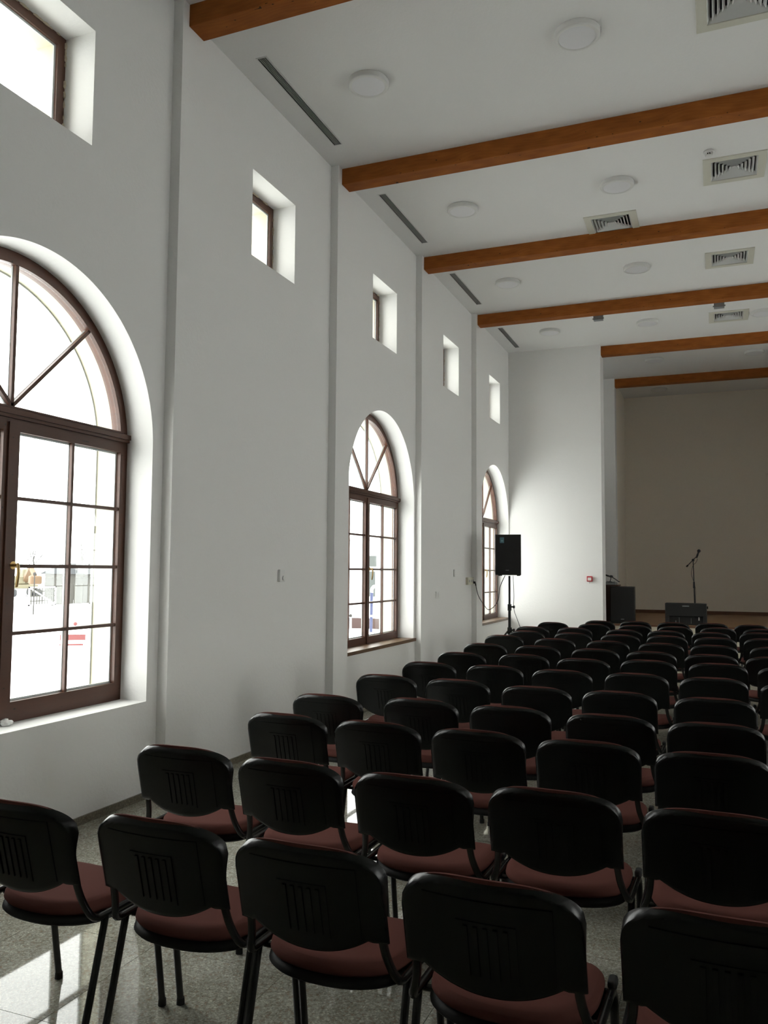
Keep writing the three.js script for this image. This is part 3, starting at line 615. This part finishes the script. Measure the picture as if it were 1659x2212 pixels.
// ---------------------------------------------------------------- things on the stage
const SY = STAGE * S + .05;
{
  const p = T(2.10, STAGE, 17.15), s = thing('floor_speaker', 'tall black loudspeaker standing on the stage beside the lectern', 'speaker', [p.x, SY, p.z], .05);
  mesh('cabinet', box(-.225, .225, .005, .70, -.22, .20, .008), M.blackPlastic, s);
  mesh('grille', box(-.21, .21, .05, .685, .20, .212, .004), M.grille, s);
  mesh('badge', box(-.03, .03, .075, .088, .212, .215), M.badge, s);
  for (const x of [-1, 1]) for (const z of [-.17, .15]) mesh('foot', new THREE.CylinderGeometry(.02, .017, .01, 10).translate(x * .18, .005, z), M.rubber, s);
}
{
  const p = T(1.71, STAGE, 17.75), s = thing('lectern', 'dark brown wooden lectern behind the black stage speaker', 'lectern', [p.x, SY, p.z]);
  mesh('body', merge([box(-.24, -.22, 0, .70, -.22, .22), box(.22, .24, 0, .70, -.22, .22), box(-.22, .22, 0, .70, .20, .22), box(-.22, .22, .35, .37, -.22, .20)]), M.lectern, s);
  mesh('top', box(-.26, .26, .70, .725, -.24, .24, .005), M.lectern, s);
  mesh('plinth', box(-.25, .25, 0, .06, -.23, .235), M.lectern, s);
  const q = thing('mixer', 'flat mixer with pale edge lying on the lectern', 'mixer', [p.x - .02, SY + .725, p.z]);
  mesh('case', box(-.24, .22, .002, .045, -.18, .18, .006), M.greyPlastic, q);
  mesh('panel', box(-.225, .205, .045, .05, -.165, .165), M.blackPlastic, q);
  for (let k = 0; k < 6; k++) mesh('knob', new THREE.CylinderGeometry(.01, .012, .02, 10).translate(-.19 + k * .07, .06, -.12), M.greyPlastic, q);
  const m = thing('table_microphone', 'black microphone lying on a desk stand above the lectern mixer', 'microphone', [p.x + .08, SY + .776, p.z + .05]);
  mesh('base', lathe([[.001, 0], [.05, 0], [.048, .012], [.001, .016]], 20), M.blackPlastic, m);
  mesh('stem', tube([V(0, .01, 0), V(.01, .05, 0), V(.02, .10, 0)], .008, 10), M.blackPlastic, m);
  mesh('microphone_body', merge([rod(V(-.13, .16, .02), V(-.02, .118, .01), .014, .018), new THREE.SphereGeometry(.03, 14, 10).scale(1.4, .8, 1).translate(.02, .115, 0)]), M.blackPlastic, m);
  mesh('cord', tube([V(.04, .10, 0), V(.12, .05, .02), V(.17, .014, .05), V(.19, .012, .08)], .010, 16, 6), M.blackPlastic, m);
}
{
  const p = T(3.285, STAGE, 17.1), s = thing('stage_amplifier', 'wide black amplifier case with a carrying handle on the stage edge', 'amplifier', [p.x, SY, p.z]);
  const W = .365;
  mesh('case', merge([box(-W, W, .16, .405, -.15, .15, .012), box(-W, -W + .07, .0, .17, -.15, .15, .01), box(W - .07, W, .0, .17, -.15, .15, .01), box(-W + .05, W - .05, .005, .17, -.15, .08, .005)]), M.blackPlastic, s);
  mesh('handle_plate', box(-.075, .075, .29, .36, .148, .153), M.blackPlastic, s);
  mesh('handle', merge([box(-.06, .06, .345, .362, .15, .168, .004)]), M.greyPlastic, s);
  mesh('side_knob', rod(V(W, .33, .02), V(W + .022, .33, .02), .025), M.blackPlastic, s);
  for (const [x, w, h] of [[-.18, .012, .05], [-.12, .006, .11], [.09, .006, .10]]) mesh('connector', box(x - w / 2, x + w / 2, .03, .03 + h, .08, .095), M.greyPlastic, s);
  mesh('power_label', box(.215, .238, .09, .15, .08, .092), M.whitePlastic, s);
}
{
  const p = T(3.44, STAGE, 17.6), s = thing('microphone_stand', 'thin black microphone stand with a short boom on the stage', 'stand', [p.x, SY, p.z]);
  mesh('base', lathe([[.001, .03], [.03, .03], [.12, .014], [.125, 0], [.001, 0]], 28), M.blackPlastic, s);
  mesh('pole', merge([rod(V(0, .02, 0), V(-.012, .78, 0), .0115), rod(V(-.012, .72, 0), V(-.02, 1.22, 0), .0085)]), M.blackPlastic, s);
  mesh('clutch', rod(V(-.012, .68, 0), V(-.013, .80, 0), .02, .016), M.blackPlastic, s);
  mesh('boom', merge([rod(V(-.135, 1.10, 0), V(.055, 1.30, .03), .008), rod(V(-.145, 1.09, 0), V(-.115, 1.12, 0), .016), new THREE.SphereGeometry(.026, 12, 10).translate(-.02, 1.22, .0)]), M.blackPlastic, s);
  const m = mesh('clip', rod(V(.04, 1.26, .03), V(.065, 1.33, .035), .016, .02), M.blackPlastic, s);
  mesh('cord', tube([V(.06, 1.24, .03), V(.03, 1.17, .02), V(-.015, 1.13, .01), V(-.05, 1.02, .01), V(-.052, .92, .01), V(-.02, .82, .012), V(.006, .7, .012), V(.01, .4, .012), V(.012, .1, .03), V(.1, .012, .12)], .0045, 50, 6), M.rubber, s);
  const q = thing('microphone', 'black handheld microphone clipped to the stage stand', 'microphone', [p.x, SY, p.z]);
  mesh('body', rod(V(.045, 1.275, .033), V(.082, 1.375, .04), .012, .018), M.blackPlastic, q);
  mesh('head', new THREE.SphereGeometry(.032, 16, 12).translate(.088, 1.395, .042), M.grille, q);
  mesh('ring', rod(V(.0815, 1.371, .04), V(.084, 1.378, .0405), .021, .024), M.greyPlastic, q);
}
// crumpled tissue on the white sill
{
  const p = T(-.17, ABOT, 3.86), g = new THREE.IcosahedronGeometry(.03, 2), a = g.attributes.position;
  for (let i = 0; i < a.count; i++) { const k = .7 + .6 * hash(Math.round(a.getX(i) * 900), Math.round(a.getY(i) * 900 + a.getZ(i) * 517), 9); a.setXYZ(i, a.getX(i) * k * 1.2, a.getY(i) * k * .7 + .015, a.getZ(i) * k); }
  g.computeVertexNormals(); const t = mesh('tissue', g, M.whitePlastic); t.position.set(p.x, p.y + .004, p.z);
  t.userData = { label: 'small crumpled white tissue on the white window sill', category: 'tissue' };
}

// ---------------------------------------------------------------- outside, under snow
const GY = -.5;
struct('ground', 'snow covered ground outside the windows', 'ground', rbox(-160, FRAME0 - .30, GY - .5, GY, -60, 160), M.snow);
struct('ground', 'snow covered ground beyond the far side of the hall', 'ground', rbox(ROOM + .62, 130, GY - .5, GY, -60, 160), M.snow);
{
  const f = thing('plank_fence', 'grey weathered plank fence standing in the snow', 'fence', T(-30.5, GY, 39).toArray());
  for (let k = 0; k < 34; k++) mesh('plank', box(-.012, .012, .06, 1.14 + (hash(k, 2, 3) - .5) * .03, -.085, .085).translate((hash(k, 1, 3) - .5) * .03, 0, 2.9 - k * .178), k % 3 ? M.greyWood : M.greyWoodB, f);
  for (const y of [.3, .9]) mesh('rail', box(-.06, -.02, y - .04, y + .04, -3.0, 3.05), M.greyWood, f);
  for (const z of [-2.9, 0, 2.9]) mesh('post', box(-.1, -.02, 0, 1.1, z - .05, z + .05), M.greyWood, f);
}
{
  const g = thing('lattice_gate', 'white framed lattice gate beside the grey plank fence', 'gate', T(-30.4, GY, 35.1).toArray());
  mesh('gate_frame', merge([box(-.03, .03, .05, .12, -.95, .95), box(-.03, .03, .98, 1.05, -.95, .95), box(-.03, .03, .05, 1.05, -.95, -.88), box(-.03, .03, .05, 1.05, .88, .95), bar(V(0, .1, -.9), V(0, 1.0, .9), .05, .06)]), M.whiteRender, g);
  for (let k = 0; k < 9; k++) mesh('bar', box(-.01, .01, .1, 1.0, -.75 + k * .19 - .03, -.75 + k * .19 + .03), M.greyWood, g);
  for (let k = 0; k < 3; k++) mesh('crossbar', box(.012, .022, .3 + k * .25 - .03, .3 + k * .25 + .03, -.9, .9), M.greyWood, g);
}
{
  const s = thing('garden_shed', 'low grey shed roof behind the plank fence', 'shed', T(-37, GY, 46).toArray());
  mesh('wall', box(-1.6, 1.6, 0, 1.7, -2.2, 2.2), M.greyWood, s);
  const r = new THREE.ExtrudeGeometry(poly([[-1.9, 1.65], [1.9, 1.65], [0, 2.35]]), { depth: 4.8, bevelEnabled: false }).translate(0, 0, -2.4); mesh('roof', metreUV(r), M.slate, s);
}
{
  const e = thing('excavator', 'orange and yellow excavator in the snow beyond the fence', 'excavator', T(-44, GY, 47).toArray(), -.5);
  for (const s of [-1, 1]) mesh('track', box(-1.3, 1.3, 0, .55, s * .85 - .22, s * .85 + .22, .2), M.slate, e);
  mesh('turntable', box(-1.1, 1.0, .55, .85, -.85, .85, .08), M.yellow, e);
  mesh('cab', box(-.9, .1, .85, 1.95, -.8, .0, .08), M.yellow, e);
  mesh('engine_cover', box(-1.2, .8, .85, 1.45, 0, .85, .1), M.yellow, e);
  mesh('boom', merge([bar(V(.6, 1.1, 0), V(1.9, 2.1, 0), .3, .3), bar(V(1.8, 2.15, 0), V(2.9, 1.5, 0), .24, .24)]), M.orange, e);
  mesh('bucket', box(2.7, 3.3, .9, 1.5, -.4, .4, .12), M.orange, e);
}
{
  const p = thing('marker_pole', 'thin dark marker pole standing in the snow', 'pole', T(-24.75, GY, 28.8).toArray());
  mesh('shaft', rod(V(0, 0, 0), V(0, 1.75, 0), .03, .025), M.bark, p); mesh('cap', new THREE.SphereGeometry(.07, 10, 8).translate(0, 1.78, 0), M.bark, p);
}
{
  const k = struct('kerb', 'grey kerb line showing through the snow', 'kerb', rbox(-25.48, -25.4, GY, GY + .03, 30, 50), M.spacer);
}
{
  const b = thing('road_barrier', 'red barrier board on grey legs in the snow', 'barrier', T(-11.4, GY, 16.7).toArray(), .62);
  mesh('board', box(-.30, .30, .26, .40, -.02, .02, .01), M.redPaint, b);
  mesh('lower_board', box(-.30, .25, .13, .17, -.02, .02, .005), M.redPaint, b);
  for (const x of [-.16, .16]) mesh('leg', rod(V(x, 0, 0), V(x, .42, 0), .02), M.greyPlastic, b);
  mesh('lamp', new THREE.SphereGeometry(.05, 10, 8).translate(.05, .66, 0), M.redPaint, b);
  mesh('lamp_post', rod(V(.05, .4, 0), V(.05, .64, 0), .012), M.greyPlastic, b);
}
{ // white building seen through the middle window
  const b = thing('white_building', 'white rendered building with grey windows across the snow', 'building', T(-17.5, GY, 44).toArray());
  const z0 = 0;
  mesh('wall', box(-8.5, 8.5, 0, 3.75, -8, z0), M.whiteRender, b);
  mesh('eaves', box(-8.8, 8.8, 3.75, 3.86, -8.3, z0 + .35), M.whiteRender, b);
  mesh('gutter', box(-8.8, 8.8, 3.66, 3.74, z0 + .30, z0 + .38), M.greyPlastic, b);
  for (const x of [-6.5, -3.6, -.9, 2.66, 5.5]) { const w = mesh('window', box(x - .5, x + .5, 2.18, 2.88, z0 - .02, z0 + .04), M.whiteMetal, b); mesh('pane', box(x - .46, x + .46, 2.23, 2.83, z0 + .04, z0 + .05), M.greyGlass, w); }
  const d = mesh('door', box(2.14, 3.10, .5, 2.02, z0 - .02, z0 + .04), M.whiteMetal, b); mesh('pane', box(2.2, 3.04, .56, 1.97, z0 + .04, z0 + .05), M.greyGlass, d);
}
{
  const p = thing('blue_pipe', 'bent blue vent pipe capped with snow', 'pipe', T(-7.07, GY, 26.0).toArray());
  mesh('shaft', rod(V(0, 0, 0), V(.02, 1.32, 0), .05, .05, 14), M.bluePaint, p);
  mesh('bend', tube([V(.02, 1.30, 0), V(.03, 1.42, 0), V(.09, 1.50, -.05), V(.17, 1.48, -.12)], .052, 16, 12), M.snow, p);
  mesh('band', rod(V(.005, .50, 0), V(.006, .56, 0), .054, .054, 14), M.whiteRender, p);
}
{
  const h = thing('low_brick_wall', 'low red-brown wall behind the blue pipe', 'wall', T(-8.6, GY, 27.6).toArray(), .0);
  mesh('wall', box(-1.9, 2.4, 0, .36, -.25, .15), M.brickHedge, h); mesh('snow_cap', box(-1.92, 2.42, .36, .44, -.27, .17, .03), M.snow, h);
}
{
  const p = thing('white_post', 'thin white post with a small cap beside the blue pipe', 'post', T(-6.75, GY, 23.6).toArray());
  mesh('shaft', rod(V(0, 0, 0), V(0, .62, 0), .035), M.spacer, p); mesh('cap', new THREE.SphereGeometry(.05, 10, 8).translate(0, .66, 0), M.bark, p);
}
function bareTree(x, z, h, label) {
  const t = thing('bare_tree', label, 'tree', T(x, GY, z).toArray(), 0, 'bare winter trees'), br = [];
  mesh('trunk', rod(V(0, 0, 0), V(.1, h * .5, 0), .11, .07, 8), M.bark, t);
  const grow = (p, d, len, r, n) => { const q = p.clone().addScaledVector(d, len); br.push(rod(p, q, r, r * .6, 5)); if (n > 0) for (let k = 0; k < 3; k++) grow(p.clone().lerp(q, .5 + .5 * rnd()), d.clone().add(V(rnd() - .5, rnd() * .5 - .05, rnd() - .5).multiplyScalar(1.3)).normalize(), len * .62, r * .55, n - 1); };
  for (let k = 0; k < 5; k++) grow(V(.08, h * (.3 + .05 * k), 0), V(rnd() - .5, .8, rnd() - .5).normalize(), h * .3, .04, 3);
  mesh('branches', merge(br), M.bark, t);
}
bareTree(-52, 62, 5.5, 'bare winter tree beside the shed beyond the plank fence');
bareTree(-58, 62, 4.5, 'bare winter tree behind the excavator');

renderer.render(scene, camera);
